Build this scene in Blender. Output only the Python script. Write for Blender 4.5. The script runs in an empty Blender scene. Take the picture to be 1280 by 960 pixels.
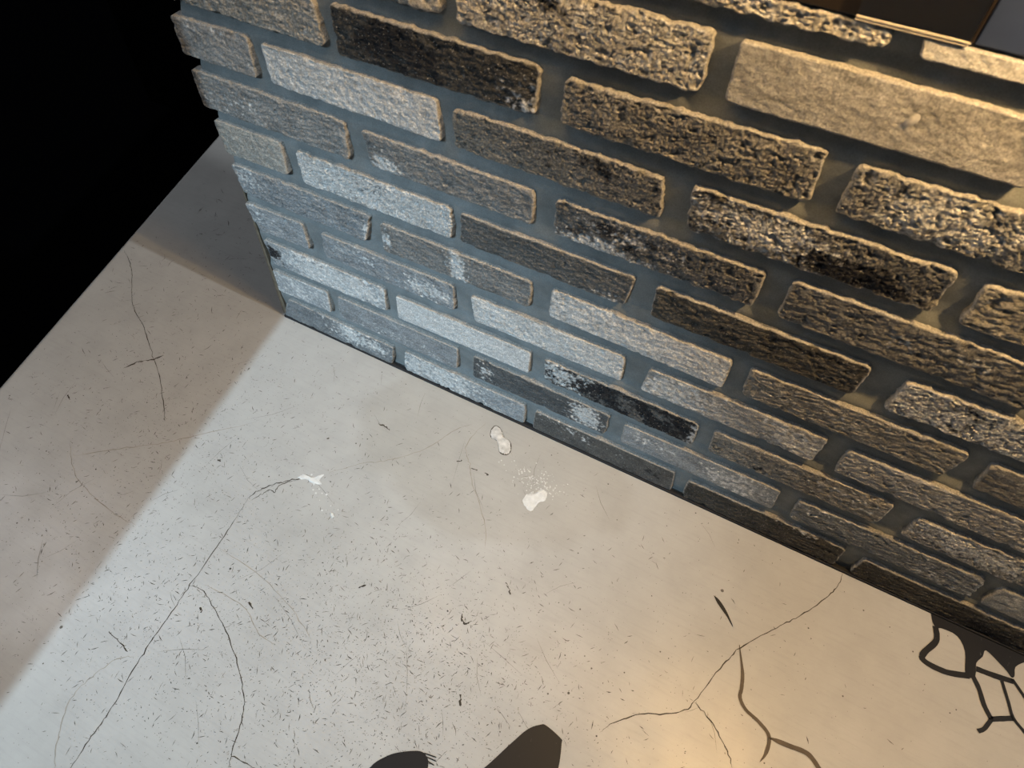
import bpy, math, random
import numpy as np
from mathutils import Matrix, Vector

# ------------------------------------------------------------------ camera
scn = bpy.context.scene
col = scn.collection
cam_d = bpy.data.cameras.new('camera'); cam = bpy.data.objects.new('camera', cam_d); col.objects.link(cam)
AX = ((0.88269339, 0.46926130, 0.02542061), (0.39103439, -0.70339150, -0.59357603), (-0.26066162, 0.53388597, -0.80437634))
cam.matrix_world = Matrix(((AX[0][0], -AX[1][0], -AX[2][0], 0.72371), (AX[0][1], -AX[1][1], -AX[2][1], -0.54292),
                           (AX[0][2], -AX[1][2], -AX[2][2], 0.91593), (0, 0, 0, 1)))
cam_d.sensor_width = 36.0; cam_d.lens = 36.0 * 847.25 / 1280.0
cam_d.clip_start = 0.01
cam_d.dof.use_dof = True; cam_d.dof.focus_distance = 0.98; cam_d.dof.aperture_fstop = 8.0
scn.camera = cam

# ------------------------------------------------------------------ world and lights
W = bpy.data.worlds.new('world'); scn.world = W; W.use_nodes = True
bg = W.node_tree.nodes['Background']; bg.inputs[0].default_value = (0.74, 0.86, 1.0, 1); bg.inputs[1].default_value = 0.04

def lamp(name, kind, loc, energy, colour, size=0.02, aim=None, spot=None):
    d = bpy.data.lights.new(name, kind); d.energy = energy; d.color = colour
    if kind == 'AREA': d.shape = 'DISK'; d.size = size
    else: d.shadow_soft_size = size
    if kind == 'SPOT': d.spot_size = math.radians(spot[0]); d.spot_blend = spot[1]
    o = bpy.data.objects.new(name, d); col.objects.link(o); o.location = loc
    if aim is not None:
        o.rotation_euler = (Vector(aim) - Vector(loc)).to_track_quat('-Z', 'Y').to_euler()
    return o
WARM = (1.0, 0.625, 0.25); COOL = (0.60, 0.835, 1.0)
lamp('warm_wall_lamp', 'POINT', (1.02, -0.085, 0.97), 20.0, WARM, 0.010)
strip = lamp('warm_strip_lamp', 'AREA', (0.92, -0.080, 0.95), 4.2, WARM, 0.012, aim=(0.92, -0.080, 0.0))
strip.data.shape = 'RECTANGLE'; strip.data.size = 1.35; strip.data.size_y = 0.012; strip.rotation_euler = (0, 0, 0)
lamp('neutral_passage_lamp', 'POINT', (8.0, -0.20, 6.0), 1500.0, (0.90, 0.96, 1.0), 0.10)
lamp('cool_ceiling_lamp', 'SPOT', (0.438, -2.6, 2.3), 500.0, COOL, 0.006, aim=(0.20, -0.26, 0.0), spot=(26, 1.0))
lamp('cool_wall_fill', 'AREA', (1.6, -2.2, 2.4), 1.5, COOL, 0.6, aim=(0.9, 0, 0.2))  # unseen soft light added to fill the wall
lamp('left_floor_fill', 'AREA', (-1.5, -0.5, 1.9), 14.0, (0.93, 0.96, 1.0), 0.8, aim=(-0.2, 0.0, 0.0))  # unseen light added to brighten the dim floor at the left

scn.view_settings.view_transform = 'Standard'; scn.view_settings.look = 'None'
scn.view_settings.gamma = 1.0; scn.view_settings.use_curve_mapping = False
scn.view_settings.exposure = 0.0

# ------------------------------------------------------------------ measured layout, metres
CR= {'c1': [(-0.3763, -0.0159), (-0.3376, -0.0369), (-0.3109, -0.0586), (-0.256, -0.1093), (-0.1959, -0.1413), (-0.1436, -0.1743), (-0.0879, -0.2118), (-0.041, -0.2501), (-0.0207, -0.2688)], 'c2': [(-0.0971, -0.3828), (-0.0437, -0.3387), (0.0054, -0.3002), (0.0237, -0.2817), (0.1069, -0.1982)], 'c3': [(-0.1174, -0.3696), (-0.0718, -0.4005), (-0.0298, -0.4126), (0.0278, -0.4209), (0.0739, -0.4199)], 'c4': [(0.1844, -0.3102), (0.1917, -0.3526), (0.197, -0.3913), (0.2034, -0.448), (0.2085, -0.4872), (0.2123, -0.5262), (0.2196, -0.5669), (0.23, -0.6087), (0.233, -0.6421), (0.2376, -0.6777), (0.2411, -0.7121)], 'c5': [(0.2006, -0.4495), (0.2222, -0.4466), (0.2538, -0.4566), (0.2947, -0.4759), (0.3334, -0.5001), (0.3619, -0.5222), (0.3755, -0.5407), (0.3911, -0.5766), (0.4003, -0.5925)], 'c6': [(0.1844, -0.3102), (0.1902, -0.2904), (0.2048, -0.2717), (0.2214, -0.2549), (0.2442, -0.2362)], 'c6b': [(0.1901, -0.3115), (0.1989, -0.2917), (0.2037, -0.283), (0.2123, -0.2844), (0.2109, -0.2699), (0.2287, -0.2509)], 'c7': [(0.2619, -0.2202), (0.2945, -0.1832), (0.328, -0.1567), (0.3665, -0.1143), (0.3879, -0.0653), (0.4082, -0.0368)], 'c8': [(0.4269, -0.0229), (0.42, -0.0748), (0.4417, -0.1022), (0.4588, -0.1245), (0.5071, -0.173), (0.5303, -0.2095)], 'c9': [(0.9882, 0.0035), (0.9901, -0.0165), (0.9795, -0.0442), (0.9518, -0.0903), (0.9271, -0.1219), (0.8919, -0.1703), (0.8762, -0.2072), (0.86, -0.2614), (0.8481, -0.2815), (0.8094, -0.3053), (0.7818, -0.3294), (0.769, -0.3494)], 'c10': [(0.86, -0.2614), (0.881, -0.271), (0.9075, -0.2899), (0.9238, -0.3102)], 'c11': [(0.3911, -0.5795), (0.4189, -0.5778), (0.4407, -0.5782)], 'c12': [(0.2205, -0.4387), (0.2585, -0.4356), (0.2965, -0.4395), (0.325, -0.4537), (0.3547, -0.4561)], 'c13': [(0.2027, -0.3895), (0.2692, -0.3917), (0.3361, -0.4058), (0.3936, -0.4282)], 'c14': [(0.2247, -0.6893), (0.2007, -0.6643), (0.1796, -0.6307), (0.1789, -0.5996), (0.1909, -0.566), (0.2076, -0.5514)], 'c15': [(0.5535, -0.2666), (0.5647, -0.2731), (0.573, -0.2835)], 'c16': [(0.155, -0.5457), (0.1787, -0.5479), (0.1967, -0.5517)]}
ST= {'blob1': [(0.5451, -0.5496), (0.5442, -0.5135), (0.5554, -0.4933), (0.5689, -0.4813), (0.587, -0.4706), (0.5981, -0.4723), (0.6048, -0.4811), (0.6164, -0.5115)], 'blob2': [(0.6444, -0.483), (0.6631, -0.4499), (0.6782, -0.4139), (0.6894, -0.3891), (0.7008, -0.377), (0.7081, -0.3741), (0.7298, -0.3784), (0.7332, -0.3834), (0.7408, -0.4082), (0.7443, -0.4432)], 'taper': [(0.8391, -0.1191), (0.848, -0.1218), (0.8598, -0.1304), (0.8698, -0.1409), (0.8755, -0.1486), (0.865, -0.1398), (0.855, -0.133), (0.8461, -0.1266)], 'base': [(1.1083, -0.0018), (1.2282, -0.0104), (1.238, -0.0108), (1.2375, -0.002), (1.2282, -0.0093), (1.2183, -0.0215), (1.2181, -0.0339), (1.2146, -0.038), (1.2094, -0.033), (1.196, -0.0244), (1.1815, -0.0173), (1.1786, -0.0281), (1.1719, -0.0409), (1.1726, -0.0584), (1.1645, -0.065), (1.1597, -0.0576), (1.157, -0.0317), (1.1452, -0.0158), (1.1267, -0.0151), (1.1198, -0.0176), (1.114, -0.0134)]}
RB= {'brown': ([(0.8898, -0.1669), (0.9034, -0.1981), (0.908, -0.2174), (0.9095, -0.2295), (0.9198, -0.2398), (0.9378, -0.2456), (0.9536, -0.2553), (0.9557, -0.2739), (0.9516, -0.2877)], 0.0043), 'brown2': ([(0.9541, -0.257), (0.9772, -0.2545), (1.0001, -0.2521), (1.0156, -0.261), (1.0244, -0.2705)], 0.0059), 'l1': ([(1.1175, -0.0164), (1.1211, -0.0359), (1.1083, -0.0615), (1.1116, -0.0711), (1.1377, -0.0717), (1.1652, -0.0624)], 0.0077), 'l2': ([(1.1676, -0.0578), (1.1778, -0.0721), (1.1863, -0.0912), (1.1959, -0.1038)], 0.0063), 'l3': ([(1.1726, -0.0484), (1.1929, -0.0464), (1.2168, -0.0423)], 0.0074), 'l4': ([(1.2037, -0.0483), (1.2131, -0.0714), (1.22, -0.0887), (1.2337, -0.0999), (1.2481, -0.1122)], 0.0042), 'l5': ([(1.2156, -0.0397), (1.231, -0.0554), (1.243, -0.0691)], 0.0042), 'l6': ([(1.1959, -0.1038), (1.2201, -0.0897)], 0.0061), 'l7': ([(1.1959, -0.1038), (1.1889, -0.1198), (1.1821, -0.1266)], 0.0051), 'f1': ([(0.5904, -0.4707), (0.6082, -0.4669)], 0.0014), 'f2': ([(0.5939, -0.4727), (0.6104, -0.4705)], 0.0014), 'f3': ([(0.5978, -0.4753), (0.6101, -0.4754)], 0.0014)}
WP= {'p1': [(0.2261, -0.2477), (0.2311, -0.2387), (0.2472, -0.2361), (0.2575, -0.2242), (0.2581, -0.2348), (0.2652, -0.2401), (0.251, -0.2449), (0.2413, -0.244), (0.2321, -0.2475)], 'p2': [(0.4411, -0.0325), (0.4441, -0.0221), (0.4538, -0.0237), (0.4636, -0.0338), (0.4767, -0.0367), (0.4854, -0.0504), (0.4822, -0.0604), (0.4707, -0.0601), (0.4601, -0.0459), (0.4476, -0.0443)], 'p3': [(0.5421, -0.1186), (0.5424, -0.1063), (0.5524, -0.0993), (0.5578, -0.0887), (0.5676, -0.0894), (0.5719, -0.1007), (0.5648, -0.1106), (0.5613, -0.1273), (0.5511, -0.1256)], 'p1b': [(0.3045, -0.2708), (0.3094, -0.2696), (0.3135, -0.2732), (0.3102, -0.2764)]}
MK= [[(0.2773, -0.1092), (0.2877, -0.1086), (0.3008, -0.11)], [(0.4223, -0.1081), (0.428, -0.1033)], [(0.4481, -0.1083), (0.4581, -0.106)], [(0.4694, -0.1061), (0.4772, -0.105)], [(0.548, -0.3068), (0.5523, -0.3141), (0.5601, -0.3147), (0.5636, -0.308)], [(0.579, -0.24), (0.5877, -0.2468), (0.5933, -0.2526)], [(0.406, -0.343), (0.4129, -0.3341)], [(0.5978, -0.3931), (0.6043, -0.4043)], [(0.2371, -0.4656), (0.2427, -0.4686)], [(0.289, -0.4277), (0.2999, -0.434)], [(0.2224, -0.172), (0.2259, -0.1684)], [(-0.1951, -0.3067), (-0.183, -0.3108)], [(0.1004, -0.2821), (0.1066, -0.2819)], [(-0.1584, -0.2222), (-0.1456, -0.1994), (-0.1307, -0.1871), (-0.1208, -0.1697)]]
BQ= {'A1': [None, (0.216, 0.591), (0.22, 0.548), None], 'A2': [(0.236, 0.592), (0.473, 0.592), (0.47, 0.542), (0.236, 0.54)], 'A3': [(0.498, 0.588), (0.733, 0.593), (0.736, 0.542), (0.498, 0.543)], 'A4': [(0.76, 0.59), (0.882, 0.59), (0.911, 0.54), (0.758, 0.544)], 'Z2': [None, (0.62, 0.663), (0.62, 0.612), (0.386, 0.611)], 'Z3': [(0.641, 0.661), (0.84, 0.661), (0.87, 0.61), (0.641, 0.611)], 'Y1': [None, (0.738, 0.69), (0.739, 0.678), None], 'Y2': [(0.758, 0.69), None, (0.83, 0.678), (0.762, 0.68)], 'B1': [(-0.012, 0.521), (0.107, 0.529), (0.104, 0.478), (-0.012, 0.474)], 'B2': [(0.124, 0.523), (0.358, 0.525), (0.36, 0.484), (0.127, 0.476)], 'B3': [(0.376, 0.519), (0.608, 0.521), (0.614, 0.479), (0.377, 0.478)], 'B4': [(0.636, 0.523), (0.87, 0.523), (0.871, 0.48), (0.641, 0.474)], 'B5': [(0.894, 0.521), None, None, (0.895, 0.474)], 'C1': [(-0.01, 0.456), (0.226, 0.458), (0.223, 0.405), (-0.01, 0.402)], 'C2': [(0.249, 0.453), (0.475, 0.454), (0.475, 0.411), (0.257, 0.414)], 'C3': [(0.501, 0.448), (0.728, 0.454), (0.729, 0.414), (0.502, 0.416)], 'C4': [(0.754, 0.458), (0.962, 0.453), (0.993, 0.4), (0.755, 0.407)], 'D1': [(-0.002, 0.388), (0.113, 0.393), (0.11, 0.34), (0.001, 0.336)], 'D2': [(0.134, 0.387), (0.368, 0.389), (0.366, 0.341), (0.136, 0.338)], 'D3': [(0.38, 0.38), (0.604, 0.387), (0.598, 0.344), (0.378, 0.348)], 'D4': [(0.629, 0.383), (0.86, 0.376), (0.858, 0.34), (0.63, 0.344)], 'D5': [(0.894, 0.382), (1.003, 0.382), (1.027, 0.342), (0.892, 0.339)], 'E1': [(0.001, 0.321), (0.239, 0.332), (0.225, 0.275), (0.009, 0.273)], 'E2': [(0.254, 0.32), (0.48, 0.319), (0.477, 0.276), (0.254, 0.271)], 'E3': [(0.507, 0.323), (0.735, 0.315), (0.736, 0.271), (0.506, 0.282)], 'E4': [(0.756, 0.313), (0.989, 0.322), (0.984, 0.281), (0.758, 0.286)], 'E5': [(1.01, 0.32), None, None, (1.014, 0.288)], 'F1': [(-0.0, 0.25), (0.11, 0.259), (0.111, 0.218), (0.01, 0.205)], 'F2': [(0.141, 0.253), (0.364, 0.262), (0.363, 0.214), (0.14, 0.217)], 'F3': [(0.39, 0.25), (0.614, 0.256), (0.617, 0.207), (0.396, 0.205)], 'F4': [(0.648, 0.243), (0.868, 0.257), (0.867, 0.211), (0.644, 0.208)], 'F5': [(0.892, 0.252), (1.082, 0.249), (1.111, 0.199), (0.893, 0.215)], 'G1': [(0.013, 0.182), (0.243, 0.197), (0.239, 0.146), (0.018, 0.132)], 'G2': [(0.261, 0.186), (0.486, 0.187), (0.484, 0.14), (0.26, 0.135)], 'G3': [(0.507, 0.173), (0.729, 0.178), (0.732, 0.138), (0.508, 0.142)], 'G4': [(0.751, 0.179), (0.973, 0.197), (0.973, 0.158), (0.753, 0.149)], 'G5': [(1.004, 0.167), (1.122, 0.181), (1.142, 0.146), (1.004, 0.146)], 'H1': [(0.01, 0.114), (0.123, 0.123), (0.12, 0.076), (0.009, 0.063)], 'H2': [(0.142, 0.13), (0.365, 0.124), (0.361, 0.072), (0.137, 0.081)], 'H3': [(0.392, 0.126), (0.614, 0.124), (0.613, 0.079), (0.389, 0.09)], 'H4': [(0.637, 0.117), (0.859, 0.122), (0.863, 0.076), (0.638, 0.076)], 'H5': [(0.885, 0.119), (1.113, 0.126), (1.119, 0.072), (0.887, 0.086)], 'I1': [(0.024, 0.063), (0.239, 0.042), (0.23, -0.0), (-0.0, 0.005)], 'I2': [(0.261, 0.058), (0.483, 0.058), (0.483, 0.015), (0.255, 0.009)], 'I3': [(0.5, 0.055), (0.727, 0.063), (0.731, 0.013), (0.498, 0.017)], 'I4': [(0.748, 0.053), (0.971, 0.064), (0.974, 0.02), (0.748, 0.019)], 'I5': [(0.997, 0.053), None, None, (0.996, 0.018)]}

# ------------------------------------------------------------------ numpy noise
def _hash(ix, iy, seed):
    n = (ix.astype(np.int64) * 374761393 + iy.astype(np.int64) * 668265263 + seed * 974711) & 0x7fffffff
    n = ((n ^ (n >> 13)) * 1274126177) & 0x7fffffff
    n = (n ^ (n >> 16)) & 0xffff
    return n / 65535.0 * 2 * math.pi
def perlin(x, y, seed=0):
    ix = np.floor(x); iy = np.floor(y); fx = x - ix; fy = y - iy
    u = fx * fx * fx * (fx * (fx * 6 - 15) + 10); v = fy * fy * fy * (fy * (fy * 6 - 15) + 10)
    def g(dx, dy):
        a = _hash(ix + dx, iy + dy, seed); return np.cos(a) * (fx - dx) + np.sin(a) * (fy - dy)
    a = g(0, 0) * (1 - u) + g(1, 0) * u; b = g(0, 1) * (1 - u) + g(1, 1) * u
    return (a * (1 - v) + b * v) * 1.5
def fbm(x, y, seed=0, octv=4, gain=0.5):
    s = 0; a = 1.0; t = 0
    for o in range(octv):
        s = s + a * perlin(x * 2 ** o + 17.3 * o, y * 2 ** o - 9.1 * o, seed + 31 * o); t += a; a *= gain
    return s / t
def sstep(a, b, x):
    t = np.clip((x - a) / (b - a), 0, 1); return t * t * (3 - 2 * t)

# ------------------------------------------------------------------ mesh and material helpers
def mesh_obj(name, verts, faces, mat, parent=None, loc=(0, 0, 0), smooth=False, colour=None, kind=None):
    me = bpy.data.meshes.new(name)
    me.from_pydata([tuple(v) for v in verts], [], [tuple(f) for f in faces]); me.update()
    if smooth: me.polygons.foreach_set('use_smooth', [True] * len(me.polygons))
    if colour is not None:
        at = me.color_attributes.new('Col', 'FLOAT_COLOR', 'POINT')
        c = np.ones((len(verts), 4), np.float32); c[:, :3] = colour; at.data.foreach_set('color', c.ravel())
    me.materials.append(mat)
    o = bpy.data.objects.new(name, me); col.objects.link(o); o.location = loc
    if parent is not None: o.parent = parent
    if kind: o['kind'] = kind
    return o
def box_vf(x0, x1, y0, y1, z0, z1):
    v = [(x, y, z) for z in (z0, z1) for y in (y0, y1) for x in (x0, x1)]
    f = [(0, 2, 3, 1), (4, 5, 7, 6), (0, 1, 5, 4), (2, 6, 7, 3), (0, 4, 6, 2), (1, 3, 7, 5)]
    return v, f
def box(name, b, mat, parent=None, bevel=0.0, kind=None):
    cx, cy, cz = (b[0] + b[1]) / 2, (b[2] + b[3]) / 2, b[4]
    v, f = box_vf(b[0] - cx, b[1] - cx, b[2] - cy, b[3] - cy, 0, b[5] - cz)
    o = mesh_obj(name, v, f, mat, parent, (cx, cy, cz), kind=kind)
    if bevel:
        m = o.modifiers.new('bevel', 'BEVEL'); m.width = bevel; m.segments = 3
    return o
def tag(o, label, cat, group=None):
    o['label'] = label; o['category'] = cat
    if group: o['group'] = group
    return o

class NT:
    def __init__(s, name):
        s.m = bpy.data.materials.new(name); s.m.use_nodes = True; s.t = s.m.node_tree; s.n = s.t.nodes
        s.b = s.n['Principled BSDF']; s.pos = s.n.new('ShaderNodeNewGeometry').outputs['Position']
    def link(s, a, b): s.t.links.new(a, b)
    def noise(s, scale, detail=4, rough=0.55, vec=None, stretch=None):
        v = vec or s.pos
        if stretch:
            mp = s.n.new('ShaderNodeMapping'); mp.inputs['Scale'].default_value = stretch; s.link(v, mp.inputs[0]); v = mp.outputs[0]
        q = s.n.new('ShaderNodeTexNoise'); q.inputs['Scale'].default_value = scale; q.inputs['Detail'].default_value = detail
        q.inputs['Roughness'].default_value = rough; s.link(v, q.inputs['Vector']); return q.outputs['Fac']
    def ramp(s, x, stops):
        r = s.n.new('ShaderNodeValToRGB'); e = r.color_ramp.elements
        while len(e) < len(stops): e.new(0.5)
        for i, (p, c) in enumerate(stops):
            e[i].position = p; e[i].color = (c, c, c, 1) if isinstance(c, (int, float)) else (*c, 1)
        s.link(x, r.inputs[0]); return r.outputs[0]
    def mul(s, a, b, mode='MULTIPLY', fac=1.0):
        x = s.n.new('ShaderNodeMix'); x.data_type = 'RGBA'; x.blend_type = mode
        if isinstance(fac, (int, float)): x.inputs[0].default_value = fac
        else: s.link(fac, x.inputs[0])
        for v, i in ((a, 6), (b, 7)):
            if isinstance(v, tuple): x.inputs[i].default_value = (*v, 1)
            else: s.link(v, x.inputs[i])
        return x.outputs[2]
    def bump(s, h, strength, dist, prev=None):
        b = s.n.new('ShaderNodeBump'); b.inputs['Strength'].default_value = strength; b.inputs['Distance'].default_value = dist
        s.link(h, b.inputs['Height'])
        if prev is not None: s.link(prev, b.inputs['Normal'])
        return b.outputs[0]
    def fin(s, colr, rough=0.8, normal=None, spec=None):
        if isinstance(colr, tuple): s.b.inputs['Base Color'].default_value = (*colr, 1)
        else: s.link(colr, s.b.inputs['Base Color'])
        if isinstance(rough, (int, float)): s.b.inputs['Roughness'].default_value = rough
        else: s.link(rough, s.b.inputs['Roughness'])
        if normal is not None: s.link(normal, s.b.inputs['Normal'])
        if spec is not None: s.b.inputs['Specular IOR Level'].default_value = spec
        return s.m

def m_brick():
    t = NT('brick_clay'); a = t.n.new('ShaderNodeAttribute'); a.attribute_name = 'Col'
    g = t.ramp(t.noise(520, 6, 0.75), [(0.3, 0.42), (0.5, 0.95), (0.70, 1.65)])
    c = t.mul(a.outputs['Color'], g)
    sp = t.ramp(t.noise(420, 3, 0.6), [(0.62, 0.0), (0.70, 0.6)])
    c = t.mul(c, (0.46, 0.45, 0.43), 'MIX', sp)
    n = t.bump(t.noise(620, 6, 0.74), 1.0, 0.0017)
    return t.fin(c, 0.88, n, 0.25)
def m_mortar():
    t = NT('mortar'); c = t.ramp(t.noise(35, 5, 0.6), [(0.3, (0.165, 0.178, 0.182)), (0.55, (0.212, 0.226, 0.229)), (0.75, (0.255, 0.268, 0.270))])
    c = t.mul(c, t.ramp(t.noise(900, 4, 0.7), [(0.3, 0.75), (0.7, 1.2)]))
    n = t.bump(t.noise(800, 5, 0.7), 0.35, 0.0008)
    return t.fin(c, 0.92, n, 0.2)
def m_floor():
    t = NT('floor_coating')
    c = t.ramp(t.noise(2.6, 5, 0.55), [(0.3, (0.330, 0.324, 0.312)), (0.5, (0.358, 0.353, 0.342)), (0.7, (0.384, 0.379, 0.369))])
    c = t.mul(c, t.ramp(t.noise(14, 6, 0.65), [(0.25, 0.90), (0.6, 1.03)]))
    c = t.mul(c, t.ramp(t.noise(420, 4, 0.75), [(0.24, 0.55), (0.36, 1.0)]))
    streak = t.ramp(t.noise(16, 6, 0.7, stretch=(1.2, 14, 1)), [(0.30, 0.93), (0.5, 1.0)])
    c = t.mul(c, streak)
    # irregular round patch, slightly darker, with its own edge
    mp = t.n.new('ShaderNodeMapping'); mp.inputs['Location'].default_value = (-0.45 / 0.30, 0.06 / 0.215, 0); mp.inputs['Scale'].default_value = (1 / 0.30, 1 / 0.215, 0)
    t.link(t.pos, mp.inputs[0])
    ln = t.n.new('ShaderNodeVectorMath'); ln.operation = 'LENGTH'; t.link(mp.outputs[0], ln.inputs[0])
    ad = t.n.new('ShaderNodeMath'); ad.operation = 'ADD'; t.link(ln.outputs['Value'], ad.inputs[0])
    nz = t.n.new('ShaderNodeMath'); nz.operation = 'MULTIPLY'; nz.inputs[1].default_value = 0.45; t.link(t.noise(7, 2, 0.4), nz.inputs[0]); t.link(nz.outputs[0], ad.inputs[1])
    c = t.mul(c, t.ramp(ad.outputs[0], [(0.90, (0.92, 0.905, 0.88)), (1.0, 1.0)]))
    r = t.ramp(t.noise(9, 5, 0.6), [(0.3, 0.28), (0.7, 0.40)])
    n = t.bump(t.noise(3.5, 3, 0.5), 0.10, 0.01); n = t.bump(t.noise(260, 4, 0.6), 0.10, 0.0004, n)
    return t.fin(c, r, n, 0.42)
def plain(name, c, rough=0.6, var=0.15, scale=60, bumpd=0.0, spec=0.3):
    t = NT(name); k = t.ramp(t.noise(scale, 5, 0.6), [(0.3, 1 - var), (0.7, 1 + var)])
    n = t.bump(t.noise(scale * 6, 4, 0.6), 0.3, bumpd) if bumpd else None
    return t.fin(t.mul(c, k), rough, n, spec)

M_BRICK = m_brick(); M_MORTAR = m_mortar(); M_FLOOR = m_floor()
M_BLACK = plain('black_void_shade', (0.002, 0.002, 0.0025), 0.9, spec=0.0)  # stairwell darkness put into a near-black colour
def m_paint():
    t = NT('black_floor_paint')
    sc = t.ramp(t.noise(240, 6, 0.75, stretch=(1, 0.25, 1)), [(0.66, 0.0), (0.72, 0.6)])
    return t.fin(t.mul((0.007, 0.007, 0.009), (0.30, 0.30, 0.30), 'MIX', sc), 0.5, None, 0.3)
M_PAINT = m_paint()
M_BROWN = plain('brown_stain_paint', (0.065, 0.048, 0.035), 0.5, 0.3)
M_CRACK = plain('crack_dirt', (0.055, 0.045, 0.036), 0.9, 0.3, spec=0.1)
M_FAINT = plain('hairline_dirt', (0.26, 0.23, 0.195), 0.7, 0.3, spec=0.1)
M_SCUFF = plain('scuff_dirt', (0.10, 0.09, 0.08), 0.7, 0.5, 8, spec=0.1)
M_WHITE = plain('white_plaster', (0.56, 0.56, 0.555), 0.9, 0.10, 160, 0.001)
M_CHIP = plain('chipped_plaster', (0.46, 0.445, 0.425), 0.9, 0.3, 120, 0.001)
M_TAN = plain('tan_edging', (0.22, 0.185, 0.14), 0.7, 0.25, 90)
M_CORE = plain('dark_wall_core', (0.02, 0.02, 0.022), 0.9)
M_SMOKE = plain('dark_smoked_panel', (0.022, 0.016, 0.011), 0.35, 0.1)
M_BLUE = plain('blue_grey_panel', (0.030, 0.048, 0.115), 0.6, 0.12, 30)
M_BLOCKER = plain('blocker_grey', (0.20, 0.20, 0.20), 0.9, 0.05)  # plain grey of the added light blocker
def m_acrylic():
    t = NT('clear_acrylic'); t.b.inputs['Transmission Weight'].default_value = 1.0; t.b.inputs['IOR'].default_value = 1.47
    c = t.ramp(t.noise(40), [(0, (0.80, 0.78, 0.74)), (1, (0.86, 0.84, 0.8))])
    return t.fin(c, 0.08)
M_ACRYL = m_acrylic()
M_RIM = plain('frosted_acrylic_edge', (0.62, 0.55, 0.44), 0.35, 0.12, 200)

# ------------------------------------------------------------------ floor slab with a rounded nosing above the dark stairwell
def edge_x(y): return -0.3836 - 0.253 * y
R = 0.012; ys = np.linspace(-2.6, 1.6, 22); prof = []
for a in np.linspace(0, math.pi / 2, 7): prof.append((-R * math.sin(a), -R + R * math.cos(a)))
v = []; f = []
cols = [(2.8, 0.0)] + prof + [(-R, -0.03)]
for y in ys:
    for i, (dx, z) in enumerate(cols): v.append((2.8 if i == 0 else edge_x(y) + dx, y, z))
nc = len(cols)
for j in range(len(ys) - 1):
    for i in range(nc - 1): f.append((j * nc + i, j * nc + i + 1, (j + 1) * nc + i + 1, (j + 1) * nc + i))
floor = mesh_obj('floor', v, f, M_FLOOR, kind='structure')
v = []; f = []
for y in ys: v += [(edge_x(y) - R + 0.002, y, -0.028), (edge_x(y) - R + 0.002, y, -1.2), (-2.6, y, -1.2), (-2.6, y, 2.75)]
for j in range(len(ys) - 1):
    for i in range(3): f.append((j * 4 + i, j * 4 + i + 1, j * 4 + 5 + i, j * 4 + 4 + i))
v += [(-2.6, 1.6, -1.2), (0.0, 1.6, -1.2), (0.0, 1.6, 2.75), (-2.6, 1.6, 2.75)]; f.append(tuple(range(len(v) - 4, len(v))))
mesh_obj('wall_left', v, f, M_BLACK, kind='structure')

rng = random.Random(7)
def smooth_line(pts, n=6, jit=0.0):
    p = [Vector(q) for q in pts]; out = []
    for i in range(len(p) - 1):
        a = p[max(i - 1, 0)]; b = p[i]; c = p[i + 1]; d = p[min(i + 2, len(p) - 1)]
        for k in range(n):
            t = k / n
            q = 0.5 * ((2 * b) + (c - a) * t + (2 * a - 5 * b + 4 * c - d) * t * t + (3 * b - a - 3 * c + d) * t ** 3)
            out.append(q + Vector((rng.gauss(0, jit), rng.gauss(0, jit))))
    out.append(p[-1]); return out
def ribbon_vf(pts, w, z, taper=True, wj=0.25, v=None, f=None):
    v = [] if v is None else v; f = [] if f is None else f; b = len(v); n = len(pts)
    for i, p in enumerate(pts):
        d = (pts[min(i + 1, n - 1)] - pts[max(i - 1, 0)]); d = d.normalized() if d.length > 0 else Vector((1, 0)); nn = Vector((-d.y, d.x))
        s = i / (n - 1); k = (min(1, 6 * min(s, 1 - s) + 0.15) if taper else 1) * (1 + rng.uniform(-wj, wj)) * w / 2
        v += [(p.x + nn.x * k, p.y + nn.y * k, z), (p.x - nn.x * k, p.y - nn.y * k, z)]
    for i in range(n - 1): f.append((b + 2 * i, b + 2 * i + 1, b + 2 * i + 3, b + 2 * i + 2))
    return v, f
def centred(name, v, f, mat, label=None):
    c = np.mean(np.array(v), axis=0); c[2] = 0
    o = mesh_obj(name, [(a[0] - c[0], a[1] - c[1], a[2]) for a in v], f, mat, floor, tuple(c))
    if label: o['label'] = label
    return o
CW = {'c1': .0012, 'c2': .0009, 'c3': .0009, 'c4': .0013, 'c5': .0012, 'c6': .0016, 'c6b': .0014, 'c9': .0014, 'c10': .0014, 'c7': .0009, 'c8': .0010, 'c15': .0025, 'c16': .0014, 'c11': .0012, 'c12': .001}
FAINT = {'c2', 'c3', 'c7', 'c8', 'c12', 'c13', 'c14'}
CR.pop('c15', None)
for k, pts in CR.items():
    v, f = ribbon_vf(smooth_line(pts, 7, 0.0006), CW.get(k, .0009) * 0.8, 0.0003, wj=0.5)
    centred('crack', v, f, M_FAINT if k in FAINT else M_CRACK)
for pts in MK:
    v, f = ribbon_vf(smooth_line(pts, 6, 0.0007), 0.0018, 0.0004, wj=0.7); centred('scuff_mark', v, f, M_CRACK)
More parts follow.
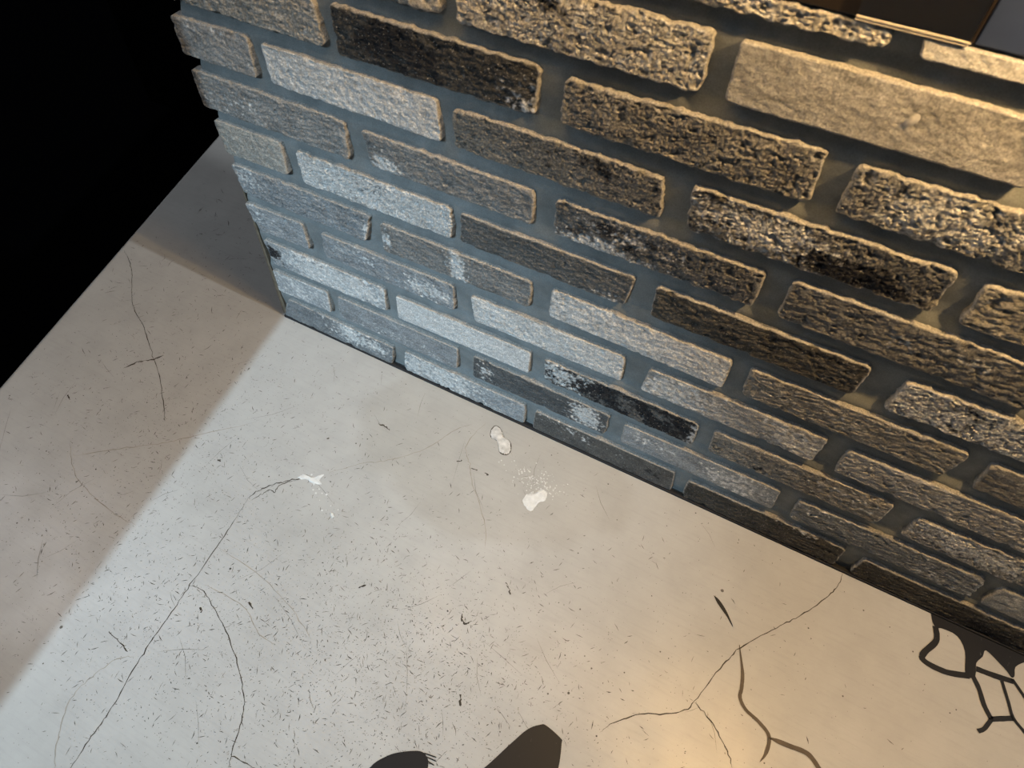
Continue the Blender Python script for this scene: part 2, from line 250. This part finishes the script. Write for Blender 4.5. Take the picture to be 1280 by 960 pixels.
def poly(name, pts, mat, z, label=None, jit=0.0, n=4, dome=0.0):
    p = pts + [pts[0]]; L = smooth_line(p, n, jit)[:-1]; c = sum(L, Vector((0, 0))) / len(L)
    v = [(q.x, q.y, z) for q in L]; f = [tuple(range(len(v)))]
    if dome:
        inn = [(c.x + (q.x - c.x) * .7, c.y + (q.y - c.y) * .7, z + dome * rng.uniform(.6, 1.2)) for q in L]; m = len(v)
        f = [(i, (i + 1) % m, m + (i + 1) % m, m + i) for i in range(m)] + [tuple(range(m, 2 * m))]; v = v + inn
    # counter-clockwise seen from above
    ar = sum(v[i][0] * v[(i + 1) % len(L)][1] - v[(i + 1) % len(L)][0] * v[i][1] for i in range(len(L)))
    if ar < 0: f = [tuple(reversed(q)) for q in f]
    return centred(name, v, f, mat, label)
poly('painted_stroke', ST['blob1'], M_PAINT, 0.0005, 'broad black brush stroke with a frayed dry end', n=5)
poly('painted_stroke', ST['blob2'], M_PAINT, 0.0005, 'thick black brush stroke with a rounded blunt tip', n=5)
poly('painted_stroke', ST['taper'], M_PAINT, 0.0005, 'short tapered black brush flick', n=3)
ST['base'][:3] = [(p[0], 0.004) for p in ST['base'][:3]]
poly('painted_stroke', ST['base'], M_PAINT, 0.0006, 'black paint spill running out from the wall base', n=3)
for k, (pts, w) in RB.items():
    fr = k[0] == 'f'
    v, f = ribbon_vf(smooth_line(pts, 6, 0.0), w, 0.0007, taper=fr or k.startswith('brown'), wj=0.06)
    centred('painted_stroke', v, f, M_BROWN if k.startswith('brown') else M_PAINT)
for k, pts in WP.items():
    rim = [tuple(np.mean(pts, 0) + (np.array(q) - np.mean(pts, 0)) * 1.07) for q in pts]
    if k == 'p2': poly('chip_edge', rim, M_CRACK, 0.0003, jit=0.0002)
    poly('plaster_patch', pts, M_CHIP if k == 'p2' else M_WHITE, 0.0006, jit=0.0004, dome=0.0010, n=6)
# plaster spatter and fine scuffs: countless
v = []; f = []
def dot(x, y, r, z=0.0006):
    b = len(v); m = 6
    for i in range(m): v.append((x + r * math.cos(i * math.pi * 2 / m), y + r * math.sin(i * math.pi * 2 / m), z))
    f.append(tuple(range(b, b + m)))
cx, cy = np.mean(WP['p3'], 0); px, py = np.mean(WP['p1'], 0); qx, qy = np.mean(WP['p1b'], 0)
for i in range(170): dot(cx - 0.012 + rng.gauss(0, 0.021), cy + 0.028 + rng.gauss(0, 0.011), rng.uniform(.0004, .0013))
for i in range(14):
    t = rng.random(); dot(px + (qx - px) * t + rng.gauss(0, .008), py + (qy - py) * t + rng.gauss(0, .006), rng.uniform(.0006, .0018))
mesh_obj('plaster_spatter', v, f, M_WHITE, floor, kind='stuff')
v = []; f = []
def scuff(x, y, ln, w, a, z=0.00025):
    c, s = math.cos(a), math.sin(a); h = ln / 2; k = rng.uniform(-.25, .25)
    ribbon_vf([Vector((x - c * h, y - s * h)), Vector((x - s * k * h * .6, y + c * k * h * .6)), Vector((x + c * h, y + s * h))], w, z, taper=True, wj=.3, v=v, f=f)
def cluster(cx, cy, sx, sy, n, lmax=0.010, wmax=0.0007):
    for i in range(n):
        x = cx + rng.gauss(0, sx); y = cy + rng.gauss(0, sy)
        if x < edge_x(y) + .01 or y > -0.01 and x > -0.03: continue
        ln = 0.0008 + lmax * rng.random() ** 7; scuff(x, y, ln, rng.uniform(.0004, wmax + .0004), rng.uniform(0, math.pi))
cluster(0.52, -0.40, 0.14, 0.09, 3800); cluster(0.30, -0.52, 0.17, 0.11, 2600); cluster(0.10, -0.30, 0.12, 0.16, 1900)
cluster(-0.10, -0.25, 0.13, 0.16, 1400); cluster(-0.22, 0.05, 0.10, 0.12, 600, 0.02); cluster(0.75, -0.25, 0.25, 0.14, 700); cluster(0.35, -0.2, 0.25, 0.15, 900)
for i in range(60): scuff(rng.uniform(-.3, .9), rng.uniform(-.6, -.02), rng.uniform(.02, .09), .0004, rng.choice([0.9, 2.4, 2.2]) + rng.gauss(0, .3))
for i in range(260):
    x, y = rng.uniform(-.33, 1.2), rng.uniform(-.65, 0.0)
    dot(x, y, rng.uniform(.0004, .0012) * (1 + (rng.random() > .93)), 0.0003)
mesh_obj('fine_scuffs', v, f, M_SCUFF, floor, kind='stuff')

# ------------------------------------------------------------------ brick-faced wall
ZT = 0.697
nx, nz = 480, 330
X, Z = np.meshgrid(np.linspace(0.004, 2.1, nx), np.linspace(0.0, ZT - 0.001, nz))
lz_ = (Z + 0.0115) % 0.067
Jt = np.where(lz_ < 0.0165, lz_ / 0.0165, 1 - (lz_ - 0.0165) / 0.0505); Jt = Jt * Jt * (3 - 2 * Jt)   # weathered joints: set back under the brick above, nearly flush at the ledge below
Y = 0.0066 + 0.0044 * Jt + 0.0009 * fbm(X * 45, Z * 45, 5, 4) + 0.0012 * fbm(X * 9, Z * 9, 6, 2)
vv = np.stack([X, Y, Z], -1).reshape(-1, 3)
ff = [(j * nx + i, j * nx + i + 1, (j + 1) * nx + i + 1, (j + 1) * nx + i) for j in range(nz - 1) for i in range(nx - 1)]
wall = mesh_obj('wall_back', vv, ff, M_MORTAR, smooth=True, kind='structure')
box('wall_core', (0.0005, 2.1, 0.0135, 0.15, 0.0, 2.75), M_CORE, wall)
v = [(-0.0075, .006, 0.0), (0.002, .006, 0.0), (0.002, .006, .30), (-0.0005, .006, .30), (-0.0075, .03, 0.0), (0.002, .03, 0.0), (0.002, .03, .30), (-0.0005, .03, .30)]
mesh_obj('end_strip', v, [(0, 1, 2, 3), (7, 6, 5, 4), (0, 4, 5, 1), (1, 5, 6, 2), (2, 6, 7, 3), (3, 7, 4, 0)], M_TAN, wall)['label'] = 'thin tan strip along the wall end'

box('base_seam', (0.0, 2.1, -0.0012, 0.006, 0.0001, 0.0045), M_CORE, wall, bevel=.001)['label'] = 'dark dirty seam along the wall base'
G = lambda k: np.array((1.0, 0.98, 0.95)) * k * 1.3
def make_brick(key, quad, base, white, dark, kind, tint, seed, nu=210, nv=48):
    q = np.array(quad, float); tl, tr, br, bl = q
    ctr = q.mean(0); a = (np.linalg.norm(tr - tl) + np.linalg.norm(br - bl)) / 4; b = (np.linalg.norm(tl - bl) + np.linalg.norm(tr - br)) / 4
    if a < 0.08: nu = 90
    if b < 0.014: nv = 20
    s, t = np.meshgrid(np.linspace(-1, 1, nu), np.linspace(-1, 1, nv))
    lx, lz = s * a, t * b
    rc = 0.0055 if kind != 'smooth' else 0.004
    rc = min(rc, b * .6)
    ex = np.abs(lx) - (a - rc); ez = np.abs(lz) - (b - rc); m = (ex > 0) & (ez > 0)
    nrm = np.sqrt(ex ** 2 + ez ** 2) + 1e-9; k = np.maximum(ex, ez) / nrm
    lx = np.where(m, np.sign(lx) * (a - rc + ex * k), lx); lz = np.where(m, np.sign(lz) * (b - rc + ez * k), lz)
    dist = np.where(m, rc - np.maximum(ex, ez), np.minimum(a - np.abs(s * a), b - np.abs(t * b)))
    u, w = lx / a, lz / b
    px = ((1 - u) * (1 - w) * bl[0] + (1 + u) * (1 - w) * br[0] + (1 + u) * (1 + w) * tr[0] + (1 - u) * (1 + w) * tl[0]) / 4
    pz = ((1 - u) * (1 - w) * bl[1] + (1 + u) * (1 - w) * br[1] + (1 + u) * (1 + w) * tr[1] + (1 - u) * (1 + w) * tl[1]) / 4
    ew = np.exp(-dist / 0.006)
    amp = {'rough': .0016, 'lines': .0012, 'smooth': .0006, 'mid': .0010}[kind]
    px += amp * fbm(px * 110, pz * 110, seed + 1, 3) * ew * 2.0; pz += amp * fbm(px * 80 + 9, pz * 110, seed + 2, 3) * ew * 2.2
    # relief of the fired face
    r = 0.0011
    yy = np.where(dist < r, r - np.sqrt(np.maximum(r * r - (r - dist) ** 2, 0)), 0.0)
    big = fbm(px * 14, pz * 20, seed + 3, 2) * (0.0012 if kind != 'smooth' else 0.0005)
    if kind == 'rough':
        n1 = np.abs(fbm(px * 230, pz * 260, seed + 4, 3, .6)); n2 = sstep(.16, .5, fbm(px * 80, pz * 110, seed + 5, 4, .6))
        rel = 0.0032 * (0.22 - n1) + 0.0038 * n2 + 0.0008 * fbm(px * 400, pz * 400, seed + 6, 2) + 0.0045 * sstep(.30, .42, fbm(px * 95 + pz * 40, pz * 190, seed + 7, 4, .6))
    elif kind == 'lines':
        n1 = fbm(px * 85 + pz * 50, pz * 170 - px * 40, seed + 4, 4, .65)
        rel = 0.0020 * n1 + 0.0024 * sstep(.22, .5, fbm(px * 70, pz * 100, seed + 5, 4, .6)) + 0.003 * sstep(.36, .44, fbm(px * 60 + pz * 60, pz * 210, seed + 7, 4, .6)) + 0.0012 * (.2 - np.abs(fbm(px * 240, pz * 280, seed + 6, 2)))
    elif kind == 'mid':
        rel = 0.0016 * fbm(px * 110, pz * 140, seed + 4, 4, .7) + 0.0018 * sstep(.33, .55, fbm(px * 60, pz * 70, seed + 5, 3))
    else:
        rel = 0.0008 * fbm(px * 150, pz * 170, seed + 4, 4, .7)
    yy = yy + (rel + big) * np.clip(dist / 0.003, .25, 1) + 0.003 * sstep(.15, .5, fbm(px * 40, pz * 40, seed + 8, 3)) * ew * (kind != 'smooth')
    yy = np.clip(yy, -0.0035, 0.009)
    # clay colour
    bc = G(base) * np.array(tint)
    c = bc * (1 + 0.6 * fbm(px * 32 + pz * 14, pz * 52, seed + 9, 5, .65)[..., None] + 0.35 * fbm(px * 260, pz * 280, seed + 10, 2)[..., None])
    un = (px - px.min()) / (px.max() - px.min()); vn = (pz - pz.min()) / (pz.max() - pz.min())
    gn = fbm(px * 28 + pz * 10, pz * 46, seed + 11, 5, .65); gf = fbm(px * 160, pz * 180, seed + 12, 3, .6)
    for (amt, u0, v0, su, sv) in dark:
        g = np.exp(-((un - u0) / su) ** 2 - ((vn - v0) / sv) ** 2)
        mk = sstep(-.12, .22, gn * .9 + gf * .35 + amt * g * 1.1 - .62)[..., None]; c = c * (1 - mk) + np.array((.022, .022, .025)) * mk
    for (amt, u0, v0, su, sv) in white:
        g = np.exp(-((un - u0) / su) ** 2 - ((vn - v0) / sv) ** 2)
        mk = sstep(-.16, .26, -gn * .55 + gf * .75 + amt * g * 1.1 - .60)[..., None]; c = c * (1 - mk * .9) + np.array((.62, .62, .615)) * (mk * .9) * (1 + .45 * gf[..., None] - .25 * gn[..., None])
    c = np.clip(c, .012, .8)
    side = np.array((.34, .328, .31)) * (1 + .3 * gf[..., None]); k = sstep(.0016, .0003, dist + .0008 * gf)[..., None]; c = c * (1 - k) + side * k
    P = np.stack([px - ctr[0], yy, pz - ctr[1]], -1).reshape(-1, 3); Cc = c.reshape(-1, 3)
    idx = np.arange(nu * nv).reshape(nv, nu)
    F = np.stack([idx[:-1, :-1], idx[:-1, 1:], idx[1:, 1:], idx[1:, :-1]], -1).reshape(-1, 4).tolist()
    loop = np.concatenate([idx[0, :-1], idx[:-1, -1], idx[-1, :0:-1], idx[:0:-1, 0]])
    back = P[loop].copy(); back[:, 1] = 0.0132; n0 = len(P); n = len(loop)
    P = np.concatenate([P, back]); Cc = np.concatenate([Cc, np.tile((.34, .328, .31), (n, 1))])
    for i in range(n):
        j = (i + 1) % n; F.append((int(loop[i]), n0 + i, n0 + j, int(loop[j])))
    return mesh_obj('brick', P, F, M_BRICK, wall, (ctr[0], 0.0, ctr[1]), smooth=True, colour=Cc)

ALL = (.5, .5, 9, 9)
def a_(k): return (k, .5, .5, 9, 9)
N = (1, 1, 1); BL = (.93, 1.0, 1.08); TN = (1.03, 1.0, .94); BR = (1.05, 1.0, .91)
SPEC = {  # base, white spots, dark spots, relief, tint
 'Z1': (.34, [a_(.35)], [], 'rough', TN), 'Z2': (.36, [a_(.5)], [(.6, .35, .85, .25, .3)], 'rough', TN), 'Z3': (.30, [], [], 'smooth', N),
 'Y1': (.36, [a_(.5)], [], 'rough', TN), 'Y2': (.55, [a_(.8)], [], 'smooth', N),
 'A1': (.27, [a_(.2)], [], 'lines', TN), 'A2': (.045, [(.55, .95, .2, .18, .5)], [(.9, .3, .5, .3, .9)], 'lines', N),
 'A3': (.20, [], [(.3, .7, .6, .4, .5)], 'rough', TN), 'A4': (.19, [(.85, .35, .5, .3, .6)], [a_(.2)], 'rough', N),
 'B1': (.25, [(.4, .6, .9, .6, .3)], [], 'mid', N), 'B2': (.40, [a_(.85)], [], 'mid', N), 'B3': (.15, [], [(.55, .7, .8, .4, .5)], 'rough', TN),
 'B4': (.12, [(.85, .3, .5, .35, .6)], [(.95, .7, .2, .35, .5), (.7, .15, .95, .3, .3)], 'rough', N), 'B5': (.19, [], [], 'lines', TN),
 'C1': (.22, [(.35, .2, .4, .5, .6)], [], 'lines', N), 'C2': (.18, [(.8, .12, .1, .12, .5)], [], 'lines', N),
 'C3': (.12, [(.8, .2, .05, .35, .35), (.5, .4, .6, .3, .4)], [(.7, .3, .6, .3, .5)], 'rough', N), 'C4': (.13, [(.35, .6, .6, .4, .4)], [], 'lines', N),
 'D1': (.28, [], [], 'mid', TN), 'D2': (.25, [a_(.92)], [(.8, .5, .6, .2, .4)], 'rough', N), 'D3': (.095, [(.5, .9, .05, .2, .3)], [], 'lines', N),
 'D4': (.06, [], [a_(.35)], 'lines', BR), 'D5': (.24, [a_(.72)], [(.8, .3, .5, .15, .5)], 'rough', N),
 'E1': (.21, [(.6, .1, .7, .2, .6), (.8, .97, .3, .05, .5)], [], 'lines', BL), 'E2': (.17, [(.8, .52, .4, .08, .8), (.7, .03, .5, .05, .6)], [], 'lines', N),
 'E3': (.28, [a_(.92)], [(.6, .45, .1, .2, .4)], 'mid', N), 'E4': (.20, [(.3, .3, .5, .4, .5)], [(.6, .1, .9, .2, .3)], 'lines', TN), 'E5': (.14, [], [], 'mid', N),
 'F1': (.24, [(.45, .2, .7, .4, .5)], [], 'mid', BL), 'F2': (.22, [(.85, .8, .4, .2, .4), (.4, .3, .6, .4, .4)], [(.6, .95, .8, .2, .5)], 'mid', BL),
 'F3': (.34, [a_(.95)], [], 'mid', N), 'F4': (.27, [(.85, .15, .5, .3, .7), (.9, .85, .5, .18, .6)], [], 'mid', N), 'F5': (.27, [(.3, .4, .5, .4, .5)], [], 'lines', N),
 'G1': (.28, [(1.05, .6, .5, .5, .9)], [(.7, .05, .4, .15, .6)], 'mid', BL), 'G2': (.40, [a_(.95)], [], 'smooth', BL),
 'G3': (.10, [(.75, .1, .6, .25, .6), (.8, .98, .5, .04, .6)], [a_(.7)], 'rough', N), 'G4': (.19, [(.5, .75, .5, .3, .4)], [(.5, .1, .2, .3, .4)], 'lines', TN),
 'G5': (.26, [(.85, .3, .6, .4, .5)], [], 'rough', N),
 'H1': (.30, [a_(.5)], [], 'smooth', BL), 'H2': (.22, [(.4, .5, .3, .5, .4)], [], 'smooth', BL), 'H3': (.075, [(1.0, .85, .5, .12, .6), (.7, .1, .4, .08, .4)], [], 'mid', BL),
 'H4': (.23, [(.7, .75, .5, .25, .6), (.45, .2, .7, .3, .5)], [], 'smooth', BL), 'H5': (.17, [(.45, .1, .8, .2, .4), (.45, .8, .4, .3, .5)], [], 'lines', BL),
 'I1': (.17, [(.85, .7, .6, .3, .5)], [], 'mid', BL), 'I2': (.26, [(.85, .3, .5, .5, .8)], [], 'mid', BL), 'I3': (.075, [(.4, .3, .8, .3, .4)], [(.4, .8, .4, .3, .6)], 'smooth', N),
 'I4': (.055, [(.4, .75, .9, .15, .25)], [], 'lines', BR), 'I5': (.055, [], [(.7, .75, .2, .35, .5)], 'lines', BR),
}
rows = 'IHGFEDCBAZY'; P_ = 0.067; L_ = 0.2504
fill = {'A1': lambda q: [(-.011, .590), q[1], q[2], (-.011, .543)], 'Z2': lambda q: [(.386, .661), q[1], q[2], q[3]],
        'Y1': lambda q: [(.508, .692), (.738, .692), (.739, .678), (.508, .678)]}
done = {}
for key, q in BQ.items():
    i = rows.index(key[0]); z0, z1 = i * P_ + .005, i * P_ + .0555
    if key in fill: q = fill[key](q)
    q = list(q)
    xl = (q[0] or q[3])[0]; full = xl + .231
    if q[0] is None: q[0] = (xl, z1)
    if q[3] is None: q[3] = (xl, z0)
    if q[1] is None or (q[1][0] - xl < .215 and key[1] != '1'): q[1] = (full, z1)
    if q[2] is None or (q[2][0] - xl < .215 and key[1] != '1'): q[2] = (full, z0)
    if key[0] == 'Y':
        q = [(q[0][0], .692), (q[1][0], .692), (q[2][0], .6785), (q[3][0], .6785)]
    else:   # keep the courses even
        lo, hi = i * P_ + .003, i * P_ + .0065; lt, ht = i * P_ + .0525, i * P_ + .0570
        q = [(q[0][0], min(max(q[0][1], lt), ht)), (q[1][0], min(max(q[1][1], lt), ht)), (q[2][0], min(max(q[2][1], lo), hi)), (q[3][0], min(max(q[3][1], lo), hi))]
    done[key] = q
extra = {}
for r in rows:   # the wall goes on past the frame
    i = rows.index(r); z0, z1 = (i * P_ + .005, i * P_ + .0555) if r != 'Y' else (.6785, .692)
    off = (0.125 if i % 2 else 0.241)
    last = max([k for k in done if k[0] == r], key=lambda k: done[k][1][0]); x = done[last][1][0] + .019; n = int(last[1]) + 1
    while x < 2.0:
        extra[f'{r}{n}'] = [(x, z1), (min(x + .231, 2.09), z1), (min(x + .231, 2.09), z0), (x, z0)]; x += L_; n += 1
extra['Z1'] = [(.136, .661), (.368, .661), (.368, .612), (.136, .612)]; extra['Z0'] = [(-.008, .661), (.117, .661), (.117, .612), (-.008, .612)]
extra['Y0'] = [(.258, .692), (.489, .692), (.489, .6785), (.258, .6785)]; extra['YY'] = [(-.008, .692), (.239, .692), (.239, .6785), (-.008, .6785)]
keys = list(SPEC)
for n, (key, q) in enumerate(done.items()):
    make_brick(key, q, *SPEC[key], seed=100 + n * 13)
for n, (key, q) in enumerate(extra.items()):
    sp = SPEC.get(key) or SPEC[keys[(n * 7) % len(keys)]]
    make_brick(key, q, *sp, seed=2000 + n * 13, nu=90, nv=24)

# dried mortar splash on the big smooth brick near the panels
zb = [o for o in wall.children if o.name.startswith('brick') and abs(o.location.x - 0.7565) < .012 and abs(o.location.z - 0.636) < .01]
if zb:
    bl = []; m = 10
    for i in range(m):
        a = i * 2 * math.pi / m; r = (.0035, .0062)
        bl.append((.022 + r[0] * math.cos(a) * (1 + .25 * math.sin(2 * a)) + .0016 * math.sin(a), -.0006, .002 + r[1] * math.sin(a)))
    bl.append((.022, -.0022, .002))
    o = mesh_obj('mortar_splash', bl, [(i, (i + 1) % m, m) for i in range(m)], M_CHIP, zb[0], smooth=True)

# ------------------------------------------------------------------ panels above the cut brick course
p1 = box('display_panel', (0.02, 0.7865, 0.0020, 0.0125, ZT - 0.003, 1.05), M_SMOKE, bevel=0.001)
tag(p1, 'dark brown smoked panel above the brick, left of the blue-grey one', 'panel')
p2 = box('display_panel', (0.7895, 2.0, 0.0030, 0.0125, ZT - 0.003, 1.05), M_BLUE, bevel=0.001)
tag(p2, 'blue-grey panel above the brick at the top right corner', 'panel')
hold = bpy.data.objects.new('acrylic_holder', None); col.objects.link(hold); hold.location = (0.749, -0.002, 0.6930)
tag(hold, 'small clear acrylic holder with a pale edge over the dark panel', 'holder')
def part(name, b, mat, bev=0.0):
    o = box(name, b, mat, bevel=bev); o.location = Vector(o.location) - hold.location; o.parent = hold; return o
part('front_plate', (0.712, 0.786, -0.0012, 0.0004, 0.6970, 0.78), M_ACRYL)
part('bottom_edge', (0.712, 0.786, -0.0010, 0.0016, 0.6930, 0.6947), M_RIM, .0004)
part('bottom_lip', (0.712, 0.787, -0.0014, 0.0010, 0.6951, 0.6967), M_RIM, .0003)
part('side_edge', (0.7864, 0.7880, -0.0015, 0.0016, 0.6970, 0.78), M_SMOKE, .0003)

# ------------------------------------------------------------------ unseen slab added to block the cool spot along the floor line
zl, zh = 2.3, 1.5; d = Vector((0.108, -0.659, 0)).normalized(); nn = Vector((-d.y, d.x, 0)); LP = Vector((0.438, -2.6, 0))
D = LP.dot(nn); o_ = nn * (D * zh / zl)
a = o_ + d * -0.02; b = o_ + d * 3.4; th = -nn * 0.12
v = [tuple(p + Vector((0, 0, z))) for z in (zh, 2.75) for p in (a, b, b + th, a + th)]
mesh_obj('shadow_line_blocker', v, [(3, 2, 1, 0), (4, 5, 6, 7), (0, 1, 5, 4), (1, 2, 6, 5), (2, 3, 7, 6), (3, 0, 4, 7)], M_BLOCKER, kind='structure')
